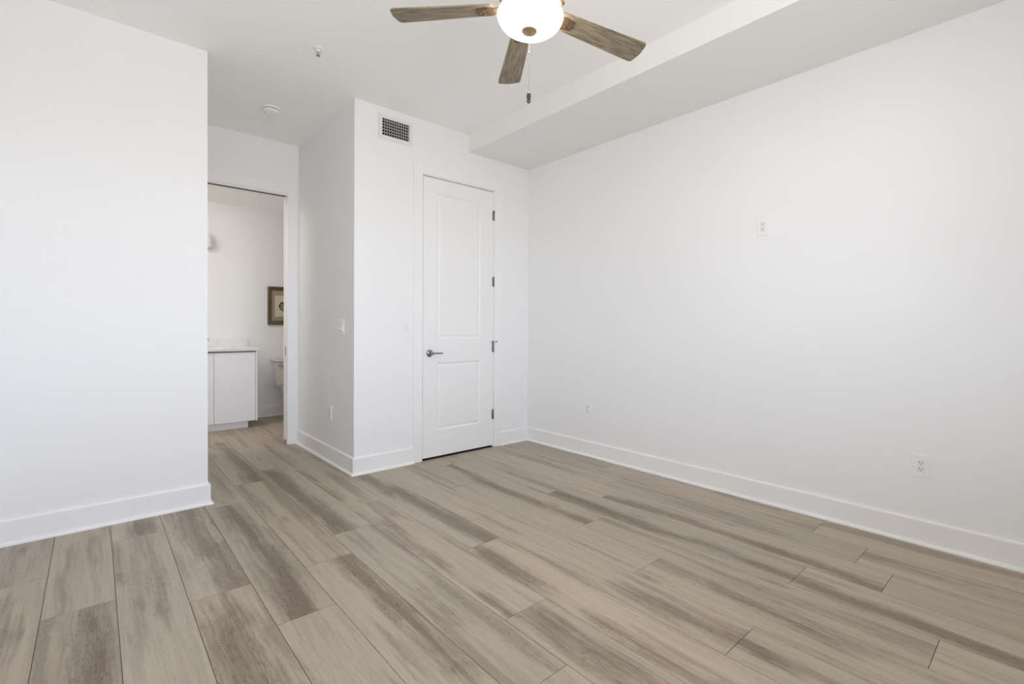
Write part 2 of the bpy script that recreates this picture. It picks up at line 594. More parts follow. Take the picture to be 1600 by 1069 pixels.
box(bm, BX0, BX1, BY1, BY1 + T, 0, H)
struct('wall_bathroom_far', bm, M_WALL)
bm = nb()
box(bm, BX0 - T, BX0, YH + T, BY1 + T, 0, H)
struct('wall_bathroom_left', bm, M_WALL)
bm = nb()
box(bm, BX1, BX1 + T, YH + T, BY1 + T, 0, H)
struct('wall_bathroom_right', bm, M_WALL)
bm = nb()                                           # ceiling with the lower band along the right wall
box(bm, XW - 0.15, XR + 0.15, YR - 0.15, YH + T, H, H + 0.12)
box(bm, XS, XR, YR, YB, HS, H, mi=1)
struct('ceiling', bm, [M_CEIL, M_CEIL_DIM])
bm = nb()
box(bm, BX0, BX1, YH + T, BY1, BH, H + 0.12)
struct('ceiling_bathroom', bm, M_CEIL)
# rear window: frame, sill
wf = nb()
wy0, wy1 = YR - 0.12, YR - 0.06
for x0, x1, z0, z1 in ((WX0, WX0 + 0.05, WZ0, WZ1), (WX1 - 0.05, WX1, WZ0, WZ1),
                       (WX0 + 0.05, WX1 - 0.05, WZ0, WZ0 + 0.05), (WX0 + 0.05, WX1 - 0.05, WZ1 - 0.05, WZ1)):
    box(wf, x0, x1, wy0, wy1, z0, z1)
win = struct('window_1', wf, M_WINFRAME)
bm = nb()
box(bm, WX0 - 0.04, WX1 + 0.04, YR, YR + 0.05, WZ0 - 0.02, WZ0, 0.004)
struct('window_sill', bm, M_TRIM, win)

bm = nb()                                           # unseen slab added above the window to hold back high sky light
box(bm, -2.6, 5.2, YR - 2.0, YR - 0.16, 2.62, 2.75)
struct('sky_blocker', bm, mat('sky_blocker_grey', (0.45, 0.44, 0.42), 0.8), win)

# ------------------------------------------------------------------ baseboards (profile swept along a polyline)
BPROF = [(0, 0), (0.030, 0), (0.030, 0.006), (0.0275, 0.012), (0.023, 0.0165), (0.0165, 0.018), (0.0145, 0.0185), (0.0145, 0.126), (0.0125, 0.131), (0.007, 0.1345), (0, 0.1345)]
def sweep(bm, path, prof):
    """path: floor polyline walked with the room on the left hand."""
    n = len(path)
    rings = []
    for i, p in enumerate(path):
        p = Vector((*p, 0))
        ds = []
        if i > 0:
            ds.append((p - Vector((*path[i - 1], 0))).normalized())
        if i < n - 1:
            ds.append((Vector((*path[i + 1], 0)) - p).normalized())
        ns = [Vector((-d.y, d.x, 0)) for d in ds]
        if len(ns) == 2:
            k = (ns[0] + ns[1]) / (1 + ns[0].dot(ns[1]))
        else:
            k = ns[0]
        rings.append([bm.verts.new(p + k * a + Vector((0, 0, z))) for a, z in prof])
    for A, B in zip(rings, rings[1:]):
        for i in range(len(prof)):
            i2 = (i + 1) % len(prof)
            bm.faces.new((A[i], B[i], B[i2], A[i2]))
    bm.faces.new(rings[0])
    bm.faces.new(rings[-1][::-1])
    return bm
CW = 0.092                                           # casing width
struct('baseboard_left', sweep(nb(), [(XL, YH), (XL, YL), (XW, YL), (XW, YR)], BPROF), M_TRIM)
struct('baseboard_back', sweep(nb(), [(DX0 - CW, YB), (XA, YB), (XA, YH - 0.014)], BPROF), M_TRIM)
struct('baseboard_right', sweep(nb(), [(XR, YR), (XR, YB), (DX1 + CW, YB)], BPROF), M_TRIM)
struct('baseboard_rear', sweep(nb(), [(XW + 0.031, YR), (XR - 0.031, YR)], BPROF), M_TRIM)
struct('baseboard_bathroom', sweep(nb(), [(BX1, YH + T), (BX1, BY1), (1.41, BY1)], BPROF), M_TRIM)

# ------------------------------------------------------------------ casings
def casing(name, x0, x1, zt, y, cw0, cw1, depth, th=0.013):
    """frame of flat boards round an opening x0..x1, height zt, on the face y; jamb liner depth deep."""
    t = nb()
    cwt = CW
    box(t, x0 - cw0, x0 - 0.006, y - th, y, 0, zt + cwt, 0.0015, 1)
    box(t, x1 + 0.006, x1 + cw1, y - th, y, 0, zt + cwt, 0.0015, 1)
    box(t, x0 - 0.006, x1 + 0.006, y - th, y, zt + 0.006, zt + cwt, 0.0015, 1)
    return t
t1 = casing('trim_1', DX0, DX1, DZ, YB, CW, CW, T)
box(t1, DX0 - 0.012, DX0, YB - 0.001, YB + T, 0, DZ)
box(t1, DX1, DX1 + 0.012, YB - 0.001, YB + T, 0, DZ)
box(t1, DX0 - 0.012, DX1 + 0.012, YB - 0.001, YB + T, DZ, DZ + 0.012)
box(t1, DX0, DX0 + 0.012, YB + 0.045, YB + 0.08, 0, DZ)          # stops
box(t1, DX1 - 0.012, DX1, YB + 0.045, YB + 0.08, 0, DZ)
box(t1, DX0, DX1, YB + 0.045, YB + 0.08, DZ - 0.012, DZ)
struct('trim_1', t1, M_TRIM)
t2 = nb()                                            # bathroom opening: split jamb of a pocket door
th = 0.013
box(t2, PX0 - 0.06, PX0, YH - th, YH, 0, PZ + CW, 0.0015, 1)
box(t2, PX1 + 0.0004, XA, YH - th, YH, 0, PZ + CW, 0.0015, 1)
box(t2, PX0, PX1 + 0.0004, YH - th, YH, PZ, PZ + CW, 0.0015, 1)
box(t2, PX1, PX1 + 0.009, YH - 0.001, YH + 0.040, 0, PZ - 0.0)
box(t2, PX1, PX1 + 0.009, YH + 0.082, YH + T, 0, PZ - 0.0)
box(t2, PX0 - 0.006, PX0 + 0.012, YH - 0.001, YH + T, 0, PZ)
box(t2, PX0, PX1, YH - 0.001, YH + 0.040, PZ - 0.012, PZ + 0.001)
box(t2, PX0, PX1, YH + 0.082, YH + T, PZ - 0.012, PZ + 0.001)
struct('trim_2', t2, M_TRIM)
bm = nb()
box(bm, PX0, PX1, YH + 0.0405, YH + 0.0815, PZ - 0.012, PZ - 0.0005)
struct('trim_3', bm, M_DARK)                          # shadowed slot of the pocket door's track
# pocket door drawn back into the wall, only its edge shows
d2 = nb()
box(d2, PX1 + 0.001, PX1 + 0.035, YH + 0.044, YH + 0.078, 0.012, PZ - 0.014, 0.001, 1)
d2o = struct('door_2', d2, M_DOOR)
bm = nb()
box(bm, PX1 - 0.0015, PX1 + 0.0015, YH + 0.050, YH + 0.072, 0.86, 0.95, 0.001, 1)
pl = obj('edge_pull', bm, M_STEEL, d2o)
pl['label'] = 'small dark metal latch plate on the door edge'
bm = nb()
box(bm, PX1 - 0.008, PX1 + 0.004, YH + 0.046, YH + 0.076, 0.0, 0.040, 0.002, 1)
obj('floor_guide', bm, M_STEEL, d2o)

# ------------------------------------------------------------------ closet door
gx0, gx1, gz0, gz1 = DX0 + 0.003, DX1 - 0.003, 0.019, DZ - 0.008
bm = nb()
fy = YB - 0.002                                      # face of the slab
def ringpanel(bm, y, x0, x1, z0, z1):
    """sunk moulded panel: returns its outer corner verts and builds the rings inward."""
    prof = [(0, 0), (0.004, 0.0045), (0.012, 0.0085), (0.020, 0.009), (0.034, 0.004), (0.040, 0.0035)]
    rings = []
    for ins, dep in prof:
        rings.append([bm.verts.new(p) for p in ((x0 + ins, y + dep, z0 + ins), (x1 - ins, y + dep, z0 + ins), (x1 - ins, y + dep, z1 - ins), (x0 + ins, y + dep, z1 - ins))])
    for A, B in zip(rings, rings[1:]):
        for i in range(4):
            bm.faces.new((A[i], A[(i + 1) % 4], B[(i + 1) % 4], B[i]))
    bm.faces.new(rings[-1])
    return rings[0]
px0, px1 = 2.252, 2.730
P1 = ringpanel(bm, fy, px0, px1, 1.045, 2.312)       # upper panel
P2 = ringpanel(bm, fy, px0, px1, 0.245, 0.838)       # lower panel
def V(x, z, y=fy):
    return bm.verts.new((x, y, z))
o_ = [V(gx0, gz0), V(gx1, gz0), V(gx1, gz1), V(gx0, gz1)]
L1, L2 = V(gx0, 0.94), V(gx1, 0.94)
bm.faces.new((o_[0], o_[1], P2[1], P2[0]))
bm.faces.new((o_[1], L2, P2[2], P2[1]))
bm.faces.new((L2, L1, P2[3], P2[2]))
bm.faces.new((L1, o_[0], P2[0], P2[3]))
bm.faces.new((L1, L2, P1[1], P1[0]))
bm.faces.new((L2, o_[2], P1[2], P1[1]))
bm.faces.new((o_[2], o_[3], P1[3], P1[2]))
bm.faces.new((o_[3], L1, P1[0], P1[3]))
bk = [V(gx0, gz0, fy + 0.038), V(gx1, gz0, fy + 0.038), V(gx1, gz1, fy + 0.038), V(gx0, gz1, fy + 0.038)]
bm.faces.new(bk)
bm.faces.new((o_[0], o_[1], bk[1], bk[0]))
bm.faces.new((o_[2], o_[3], bk[3], bk[2]))
bm.faces.new((o_[1], L2, o_[2], bk[2], bk[1]))
bm.faces.new((o_[3], L1, o_[0], bk[0], bk[3]))
door = struct('door_1', bm, M_DOOR)
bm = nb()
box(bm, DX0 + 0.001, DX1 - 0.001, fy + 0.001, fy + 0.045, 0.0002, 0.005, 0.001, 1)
shadow_strip = obj('gap_shadow', bm, mat('gap_shadow_black', (0.015, 0.013, 0.012), 0.8), door)  # black strip added as the shadow in the gap under the door
shadow_strip['label'] = 'dark strip standing in for the shadow under the door'
# lever handle
HXc, HZc = 2.181, 0.922
bm = nb()
lathe(bm, [(0, 0.013), (0.016, 0.013), (0.024, 0.0115), (0.030, 0.007), (0.0325, 0.0025), (0.0325, 0)], 40, (HXc, fy, HZc), 'Y')
lathe(bm, [(0.0125, 0.012), (0.0115, 0.03), (0.012, 0.048), (0.0125, 0.058), (0.010, 0.0625), (0, 0.063)], 28, (HXc, fy, HZc), 'Y')
tube(bm, [(HXc - 0.006, fy - 0.052, HZc), (HXc + 0.02, fy - 0.053, HZc + 0.001), (HXc + 0.05, fy - 0.052, HZc + 0.0005),
          (HXc + 0.08, fy - 0.049, HZc - 0.0005), (HXc + 0.104, fy - 0.046, HZc), (HXc + 0.109, fy - 0.0455, HZc)],
     [0.0115, 0.010, 0.0085, 0.008, 0.0078, 0.004], 18, 0.8)
hd = obj('door_handle', bm, M_NICKEL, door, smooth=True)
hd['label'] = 'brushed nickel lever handle on a round rose'
for i, zc in enumerate((2.214, 1.584, 0.958, 0.316)):
    bm = nb()
    x, y = DX1 - 0.0005, YB - 0.008
    lathe(bm, [(0, -0.049), (0.0045, -0.0485), (0.0062, -0.046), (0.0062, 0.046), (0.0045, 0.0485), (0, 0.049)], 16, (x, y, zc))
    box(bm, x - 0.016, x + 0.014, y + 0.0045, y + 0.0062, zc - 0.044, zc + 0.044)
    hg = obj('hinge', bm, M_STEEL, door, smooth=True)
    if i == 0:
        hg['label'] = 'grey steel butt hinge'
bm = nb()                                            # hinge-pin door stop on the third hinge
zc = 0.958 + 0.052
lathe(bm, [(0, -0.003), (0.010, -0.003), (0.010, 0.004), (0.006, 0.008), (0, 0.009)], 16, (x, y, zc))
tube(bm, [(x, y - 0.002, zc), (x - 0.038, y - 0.022, zc)], 0.003, 10)
lathe(bm, [(0, 0.0), (0.007, 0.0), (0.007, 0.010), (0, 0.010)], 14, (x - 0.038, y - 0.020, zc), 'Y')
tube(bm, [(x, y - 0.002, zc), (x + 0.032, y - 0.010, zc)], 0.003, 10)
lathe(bm, [(0, 0.0), (0.007, 0.0), (0.007, 0.010), (0, 0.010)], 14, (x + 0.033, y - 0.004, zc), 'Y')
obj('door_stop', bm, M_NICKEL, door, smooth=True)

# ------------------------------------------------------------------ air vent above the closet door
vx0, vx1, vz0, vz1 = 1.704, 2.008, 2.653, 2.850
ix0, ix1, iz0, iz1 = 1.738, 1.976, 2.686, 2.820
vent = thing('air_vent', 'white metal wall air vent with dark grid, high beside the closet door', 'vent', ((vx0 + vx1) / 2, YB, vz0))
ox, oz = -(vx0 + vx1) / 2, -vz0
bm = nb()
def frame(bm, X0, X1, Z0, Z1, x0, x1, z0, z1, prof):
    """picture-frame band from the outer rectangle to the inner one; prof = (t along band 0..1, out of wall)."""
    rings = []
    for t, d in prof:
        a, b = X0 + (x0 - X0) * t, X1 + (x1 - X1) * t
        c, e_ = Z0 + (z0 - Z0) * t, Z1 + (z1 - Z1) * t
        rings.append([bm.verts.new(p) for p in ((a, -d, c), (b, -d, c), (b, -d, e_), (a, -d, e_))])
    for A, B in zip(rings, rings[1:]):
        for i in range(4):
            bm.faces.new((A[i], A[(i + 1) % 4], B[(i + 1) % 4], B[i]))
frame(bm, vx0 + ox, vx1 + ox, vz0 + oz, vz1 + oz, ix0 + ox, ix1 + ox, iz0 + oz, iz1 + oz, [(0, 0.0005), (0.02, 0.004), (0.25, 0.006), (0.8, 0.008), (0.97, 0.007), (1.0, 0.003), (1.0, 0.0005), (0, 0.0005)])
obj('frame', bm, M_VENT, vent)
bm = nb()
box(bm, ix0 + ox, ix1 + ox, -0.0008, 0.0, iz0 + oz, iz1 + oz)
obj('duct_opening', bm, M_DARK, vent)
bm = nb()
for i in range(11):
    xc = ix0 + ox + (ix1 - ix0) * (i + 0.95) / 11.4
    box(bm, xc - 0.0016, xc + 0.0016, -0.0062, -0.0030, iz0 + oz, iz1 + oz)
gr = obj('grille', bm, M_VBLADE, vent)
bm = nb()
for i in range(5):
    zc = iz0 + oz + (iz1 - iz0) * (i + 1) / 5.7
    box(bm, ix0 + ox, ix1 + ox, -0.0028, -0.0012, zc - 0.0022, zc + 0.0022)
obj('rear_grille', bm, M_VBLADE, vent)
bm = nb()
box(bm, ix1 + ox - 0.016, ix1 + ox - 0.006, -0.014, -0.0063, 0.078, 0.083, 0.001, 1)
lv = obj('damper_lever', bm, M_VENT, vent)

# ------------------------------------------------------------------ outlets and switches (built facing -Y, root on the wall plane)
def cover(bm, w, h, holes):
    """bevelled cover plate with rectangular openings left showing the device."""
    box(bm, -w / 2, w / 2, -0.0055, 0.0, -h / 2, h / 2, 0.0022, 2)
def outlet(name, label, loc, rotz):
    t = thing(name, label, 'outlet', loc, rotz, 'electrical outlets on the walls')
    bm = nb()
    cover(bm, 0.076, 0.120, None)
    obj('cover_plate', bm, M_PLATE, t)
    bm = nb()
    box(bm, -0.0168, 0.0168, -0.0072, -0.005, -0.0335, 0.0335, 0.0008, 1)
    r = obj('receptacle', bm, M_DEVICE, t)
    for zc in (0.0165, -0.0165):
        for xo, hh in ((-0.0064, 0.0085), (0.0064, 0.0068)):
            bm = nb()
            box(bm, xo - 0.0013, xo + 0.0013, -0.0075, -0.0070, zc + 0.003 - hh / 2, zc + 0.003 + hh / 2)
            obj('slot', bm, M_SLOT, r)
        bm = nb()
        lathe(bm, [(0, 0.0005), (0.0026, 0.0005), (0.0026, 0)], 14, (0, -0.0070, zc - 0.0075), 'Y')
        obj('ground_hole', bm, M_SLOT, r)
    for zc in (0.048, -0.048):
        bm = nb()
        lathe(bm, [(0, 0.0008), (0.003, 0.0006), (0.0034, 0)], 14, (0, -0.0052, zc), 'Y')
        obj('screw', bm, M_PLATE, t)
    return t
RW = -PI / 2                                          # facing -X
o1 = outlet('wall_outlet', 'white duplex outlet low on the right wall, nearest the camera', (XR, 0.487, 0.420), RW)
dup(o1, (XR, 2.785, 0.420), RW, 'white outlet low on the right wall, near the closet door corner')
dup(o1, (XR, 1.304, 1.823), RW, 'white duplex outlet mounted high and alone in the middle of the right wall')
dup(o1, (XA, 4.075, 0.420), RW, 'small white outlet low on the shaded hallway wall, under the light switch')
# single rocker left of the closet door
t = thing('light_switch', 'white single rocker light switch on the wall left of the closet door', 'light switch', (1.953, YB, 1.140), 0, 'wall light switches')
bm = nb()
cover(bm, 0.076, 0.120, None)
obj('cover_plate', bm, M_PLATE, t)
def rocker(t, xo):
    bm = nb()
    v = [bm.verts.new(p) for p in ((xo - 0.0165, -0.0050, -0.0335), (xo + 0.0165, -0.0050, -0.0335), (xo + 0.0165, -0.0050, 0.0335), (xo - 0.0165, -0.0050, 0.0335),
                                   (xo - 0.0155, -0.0105, -0.0325), (xo + 0.0155, -0.0105, -0.0325), (xo + 0.0155, -0.0062, 0.0325), (xo - 0.0155, -0.0062, 0.0325),
                                   (xo - 0.0155, -0.0072, 0.0), (xo + 0.0155, -0.0072, 0.0))]
    for q in ((0, 1, 5, 4), (1, 2, 6, 9, 5), (2, 3, 7, 6), (3, 0, 4, 8, 7), (4, 5, 9, 8), (8, 9, 6, 7), (3, 2, 1, 0)):
        bm.faces.new([v[i] for i in q])
    return obj('rocker', bm, M_DEVICE, t)
rocker(t, 0)
# double plate in the hallway: rocker and a dimmer lever
t = thing('light_switch', 'white double switch plate on the shaded hallway wall above an outlet', 'light switch', (XA, 3.835, 1.148), RW, 'wall light switches')
bm = nb()
cover(bm, 0.122, 0.120, None)
obj('cover_plate', bm, M_PLATE, t)
rocker(t, 0.023)
bm = nb()
box(bm, -0.023 - 0.0165, -0.023 + 0.0165, -0.0068, -0.005, -0.0335, 0.0335, 0.0006, 1)
dm = obj('dimmer', bm, M_DEVICE, t)
bm = nb()
box(bm, -0.023 - 0.005, -0.023 + 0.005, -0.020, -0.0066, -0.021, -0.010, 0.0015, 1)
obj('toggle', bm, M_PLATE, dm)

# ------------------------------------------------------------------ smoke detector and sprinkler on the ceiling
t = thing('smoke_detector', 'round white smoke detector on the ceiling of the entry hall', 'smoke detector', (1.078, 4.205, H))
bm = nb()
lathe(bm, [(0, 0), (0.068, 0), (0.069, -0.004), (0.067, -0.013), (0.062, -0.014)], 48)
lathe(bm, [(0.0, -0.0141), (0.062, -0.0141), (0.062, -0.0139)], 48)
obj('base', bm, M_PLATE, t, smooth=True)
bm = nb()
lathe(bm, [(0.052, -0.013), (0.052, -0.0195)], 40)
obj('vent_gap', bm, M_SLOT, t, smooth=True)
bm = nb()
lathe(bm, [(0.0, -0.0195), (0.062, -0.0195), (0.0635, -0.022), (0.061, -0.030), (0.052, -0.037), (0.035, -0.0405), (0, -0.0415)], 48)
obj('cover', bm, M_PLATE, t, smooth=True)
bm = nb()
lathe(bm, [(0.0, -0.0400), (0.010, -0.0405), (0.010, -0.0440), (0, -0.0445)], 24, (0.012, -0.010, 0))
obj('test_button', bm, M_DEVICE, t, smooth=True)
t = thing('sprinkler_head', 'small white and chrome fire sprinkler head on the bedroom ceiling', 'sprinkler', (1.070, 3.103, H))
t.scale = (0.85, 0.85, 0.85)
bm = nb()
lathe(bm, [(0, 0), (0.036, 0), (0.036, -0.003), (0.030, -0.008), (0.016, -0.010), (0, -0.010)], 40)
obj('escutcheon', bm, M_PLATE, t, smooth=True)
bm = nb()
lathe(bm, [(0, -0.009), (0.012, -0.009), (0.012, -0.022), (0.009, -0.026), (0, -0.026)], 20)
obj('body', bm, M_PLATE, t, smooth=True)
bm = nb()
for s in (-1, 1):
    tube(bm, [(s * 0.008, 0, -0.024), (s * 0.0135, 0, -0.034), (s * 0.011, 0, -0.046), (s * 0.003, 0, -0.053)], 0.0022, 10)
obj('yoke', bm, M_CHROME, t, smooth=True)
bm = nb()
lathe(bm, [(0, -0.026), (0.0026, -0.026), (0.0030, -0.040), (0.0022, -0.051), (0, -0.051)], 12)
g = obj('glass_bulb', bm, mat('bulb_liquid', (0.10, 0.09, 0.085), 0.1), t, smooth=True)
bm = nb()
lathe(bm, [(0, -0.053), (0.015, -0.053), (0.0165, -0.0545), (0.015, -0.0555), (0.004, -0.0555), (0, -0.0575)], 24)
obj('deflector', bm, M_CHROME, t, smooth=True)

# ------------------------------------------------------------------ ceiling fan
FXc, FYc = 1.439, 1.523
BZ = 2.531
TILT = Matrix(((1, 0, 0.066), (0, 1, -0.009), (-0.066, 0.009, 1))).to_quaternion().to_euler()   # hangs a little out of plumb
fan = thing('ceiling_fan', 'five blade ceiling fan with weathered wood blades and lit white glass bowl', 'ceiling fan', (FXc, FYc, H))
fan.rotation_euler = TILT
UNTILT = TILT.to_matrix().inverted().to_euler()
bz = BZ - H
OX, OY = 0.010, -0.006
bm = nb()
lathe(bm, [(0, 0), (0.070, 0), (0.072, -0.012), (0.060, -0.040), (0.035, -0.058), (0.016, -0.062), (0, -0.062)], 40)
obj('canopy', bm, M_BRONZE, fan, smooth=True, rot=UNTILT)
bm = nb()
lathe(bm, [(0.0125, -0.055), (0.0125, bz + 0.10)], 20)
obj('downrod', bm, M_BRONZE, fan, smooth=True)
bm = nb()
lathe(bm, [(0, bz + 0.125), (0.03, bz + 0.122), (0.035, bz + 0.10), (0.085, bz + 0.088), (0.125, bz + 0.065), (0.130, bz + 0.04), (0.122, bz + 0.022), (0.095, bz + 0.012), (0.0, bz + 0.012)], 56)
obj('motor_housing', bm, M_BRONZE, fan, smooth=True)
bm = nb()
lathe(bm, [(0.0, bz + 0.012), (0.088, bz + 0.011), (0.090, bz - 0.006), (0.050, bz - 0.012), (0.044, bz - 0.020), (0.044, bz - 0.045), (0, bz - 0.045)], 56, (OX, OY, 0))
obj('light_fitter', bm, M_BRONZE, fan, smooth=True)
bm = nb()
zb = bz - 0.026
prof = [(0.0, zb - 0.022), (0.09, zb - 0.022), (0.124, zb - 0.012), (0.131, zb)]
for i in range(1, 25):
    a = i / 24 * PI / 2
    prof.append((0.1425 * math.cos(a) ** 0.62 if i < 24 else 0.0, zb - 0.012 - 0.064 * math.sin(a) ** 1.25))
prof.insert(4, (0.139, zb - 0.004))
lathe(bm, prof, 64, (OX, OY, 0))
obj('glass_bowl', bm, M_BOWL, fan, smooth=True)
zlow = zb - 0.076
bm = nb()
lathe(bm, [(0, zlow + 0.002), (0.032, zlow + 0.002), (0.034, zlow - 0.001), (0.030, zlow - 0.006), (0.016, zlow - 0.010), (0.010, zlow - 0.016), (0.006, zlow - 0.019), (0, zlow - 0.020)], 36, (OX, OY, 0))
obj('finial', bm, M_BRONZE, fan, smooth=True)
for k in range(4):                                   # curled brackets gripping the bowl's rim
    a = math.radians(20 + 90 * k)
    bm = nb()
    pts = [(0.062, bz - 0.004), (0.095, bz + 0.004), (0.122, bz + 0.004), (0.143, bz - 0.008), (0.151, bz - 0.026), (0.146, bz - 0.040), (0.138, bz - 0.036)]
    tube(bm, [(OX + r_ * math.cos(a), OY + r_ * math.sin(a), z_) for r_, z_ in pts], [0.008, 0.009, 0.010, 0.010, 0.009, 0.007, 0.004], 14)
    obj('bowl_bracket', bm, M_BRONZE, fan, smooth=True)
PITCHB = math.radians(-11)
ANG0 = 57.0
def blade_mesh():
    bm = nb()
    r0, r1, w0, w1, t = 0.150, 0.616, 0.046, 0.062, 0.006
    out = []
    n = 10
    # outline (x along the blade, y across), rounded corners, slanted tip
    def arc(cx, cy, r, a0, a1, k=6):
        return [(cx + r * math.cos(a0 + (a1 - a0) * i / k), cy + r * math.sin(a0 + (a1 - a0) * i / k)) for i in range(k + 1)]
    rc = 0.018
    out += arc(r0 + rc, -w0 + rc, rc, PI, 1.5 * PI)
    out += arc(r1 - 0.004 - rc, -w1 + rc, rc, 1.5 * PI, 2 * PI - 0.1)
    out += [(r1 + 0.003, 0.0)]
    out += arc(r1 - 0.004 - rc, w1 - rc, rc, 0.1, PI / 2)
    out += arc(r0 + rc, w0 - rc, rc, PI / 2, PI)
    top = [bm.verts.new((x, y, t / 2)) for x, y in out]
    bot = [bm.verts.new((x, y, -t / 2)) for x, y in out]
    bm.faces.new(top)
    bm.faces.new(bot[::-1])
    k = len(out)
    for i in range(k):
        bm.faces.new((top[i], bot[i], bot[(i + 1) % k], top[(i + 1) % k]))
    return bm
b0 = obj('blade', blade_mesh(), M_BLADE, fan)
def iron_mesh():
    bm = nb()
    pts = [(0.085, 0.010), (0.12, -0.001), (0.15, -0.010), (0.175, -0.0115), (0.225, -0.0115)]
    wid = [0.016, 0.016, 0.022, 0.030, 0.024]
    for (xa, za), wa, (xb, zb_), wb in zip(pts, wid, pts[1:], wid[1:]):
        v = [bm.verts.new(p) for p in ((xa, -wa, za), (xa, wa, za), (xb, wb, zb_), (xb, -wb, zb_),
                                       (xa, -wa, za + 0.006), (xa, wa, za + 0.006), (xb, wb, zb_ + 0.006), (xb, -wb, zb_ + 0.006))]
        for q in ((3, 2, 1, 0), (4, 5, 6, 7), (0, 1, 5, 4), (1, 2, 6, 5), (2, 3, 7, 6), (3, 0, 4, 7)):
            bm.faces.new([v[i] for i in q])
    lathe(bm, [(0, 0), (0.006, 0), (0.005, -0.0035), (0, -0.004)], 12, (0.195, 0.013, -0.0115))
    lathe(bm, [(0, 0), (0.006, 0), (0.005, -0.0035), (0, -0.004)], 12, (0.195, -0.013, -0.0115))
    lathe(bm, [(0, 0), (0.006, 0), (0.005, -0.0035), (0, -0.004)], 12, (0.215, 0, -0.0115))
    return bm
i0 = obj('blade_iron', iron_mesh(), M_IRON, b0)
for k in range(5):
    b = b0 if k == 0 else b0.copy()
    if k:
        C.objects.link(b)
        b.parent = fan
        ii = i0.copy()
        C.objects.link(ii)
        ii.parent = b
    b.location = (0, 0, bz)
    b.rotation_euler = (PITCHB, 0, math.radians(ANG0 + 72 * k))
# pull chain hanging below the bowl
bm = nb()
cx_, cy_ = 0.0, 0.0
ztop, zbot = 0.0, -0.245
tube(bm, [(cx_, cy_, ztop), (cx_, cy_, zbot)], 0.0008, 8)
k = 0
z = ztop
while z > zbot:
    bmesh.ops.create_icosphere(bm, subdivisions=1, radius=0.0015, matrix=Matrix.Translation((cx_, cy_, z)))
    z -= 0.0042
ch = obj('pull_chain', bm, M_BRASS, fan, loc=(OX, OY, zlow - 0.018), rot=UNTILT)
bm = nb()
lathe(bm, [(0, zbot + 0.003), (0.004, zbot + 0.001), (0.0085, zbot - 0.008), (0.010, zbot - 0.018), (0.0075, zbot - 0.030), (0.009, zbot - 0.038), (0.006, zbot - 0.046), (0, zbot - 0.048)], 24, (cx_, cy_, 0))
fb = obj('pull_fob', bm, M_FOB, ch, smooth=True)
fb['label'] = 'dark brown wooden pull knob'
bm = nb()
lathe(bm, [(0, 0.004), (0.003, 0.003), (0.0042, 0), (0.003, -0.003), (0, -0.004)], 14, (cx_, cy_, ztop - 0.075))
obj('chain_coupling', bm, M_BRASS, ch, smooth=True)

# ------------------------------------------------------------------ bathroom
CY0 = 6.00                                            # cabinet door faces
cab = thing('vanity_cabinet', 'white flat front bathroom vanity cabinet on a recessed plinth', 'cabinet', (0.76, 6.3, 0))
def rel(bm, *a, **k):
    x0, x1, y0, y1, z0, z1 = a
    return box(bm, x0 - 0.76, x1 - 0.76, y0 - 6.3, y1 - 6.3, z0, z1, **k)
CX0, CX1 = 0.10, 1.398
bm = nb()
rel(bm, CX0, CX1 - 0.018, CY0 + 0.020, BY1 - 0.002, 0.08, 0.868)
obj('body', bm, mat('cabinet_carcass', (0.30, 0.30, 0.31), 0.6), cab)
bm = nb()
rel(bm, CX1 - 0.018, CX1, CY0, BY1 - 0.002, 0.075, 0.870, bevel=0.0008, seg=1)
obj('end_panel', bm, M_CAB, cab)
edges = [0.10, 0.540, 0.972, CX1 - 0.020]
for a, b in zip(edges, edges[1:]):
    bm = nb()
    rel(bm, a + 0.002, b - 0.002, CY0, CY0 + 0.018, 0.082, 0.852, bevel=0.001, seg=1)
    obj('door', bm, M_CAB, cab)
bm = nb()
rel(bm, CX0 + 0.02, 1.314, 6.055, BY1 - 0.003, 0.0, 0.0795)
obj('plinth', bm, M_CAB, cab)
bm = nb()
box(bm, 0.08, 1.412, CY0 - 0.018, BY1 - 0.001, 0.8705, 0.900, 0.002, 1)
ct = obj('vanity_countertop', bm, M_QUARTZ)
ct['label'] = 'white quartz countertop lying on the bathroom vanity cabinet'
ct['category'] = 'countertop'
bm = nb()
box(bm, 0.08, 1.437, BY1 - 0.020, BY1 - 0.001, 0.9005, 0.985, 0.0015, 1)
obj('backsplash', bm, M_QUARTZ, ct)

fc = thing('bathroom_faucet', 'slim dark metal faucet standing on the bathroom countertop', 'faucet', (0.958, 6.42, 0.9003))
bm = nb()
lathe(bm, [(0, 0), (0.026, 0), (0.026, 0.006), (0.021, 0.010), (0.018, 0.014), (0.018, 0.120), (0.014, 0.126), (0, 0.126)], 28)
obj('body', bm, M_NICKEL, fc, smooth=True)
bm = nb()
tube(bm, [(0, 0, 0.085), (0, -0.05, 0.105), (0, -0.10, 0.112), (0, -0.135, 0.100), (0, -0.142, 0.082)], [0.011, 0.0105, 0.010, 0.010, 0.0095], 18)
obj('spout', bm, M_NICKEL, fc, smooth=True)
bm = nb()
tube(bm, [(0, 0, 0.126), (0, 0, 0.150), (0, 0.004, 0.168)], [0.012, 0.010, 0.006], 16)
obj('lever', bm, M_CHROME, fc, smooth=True)

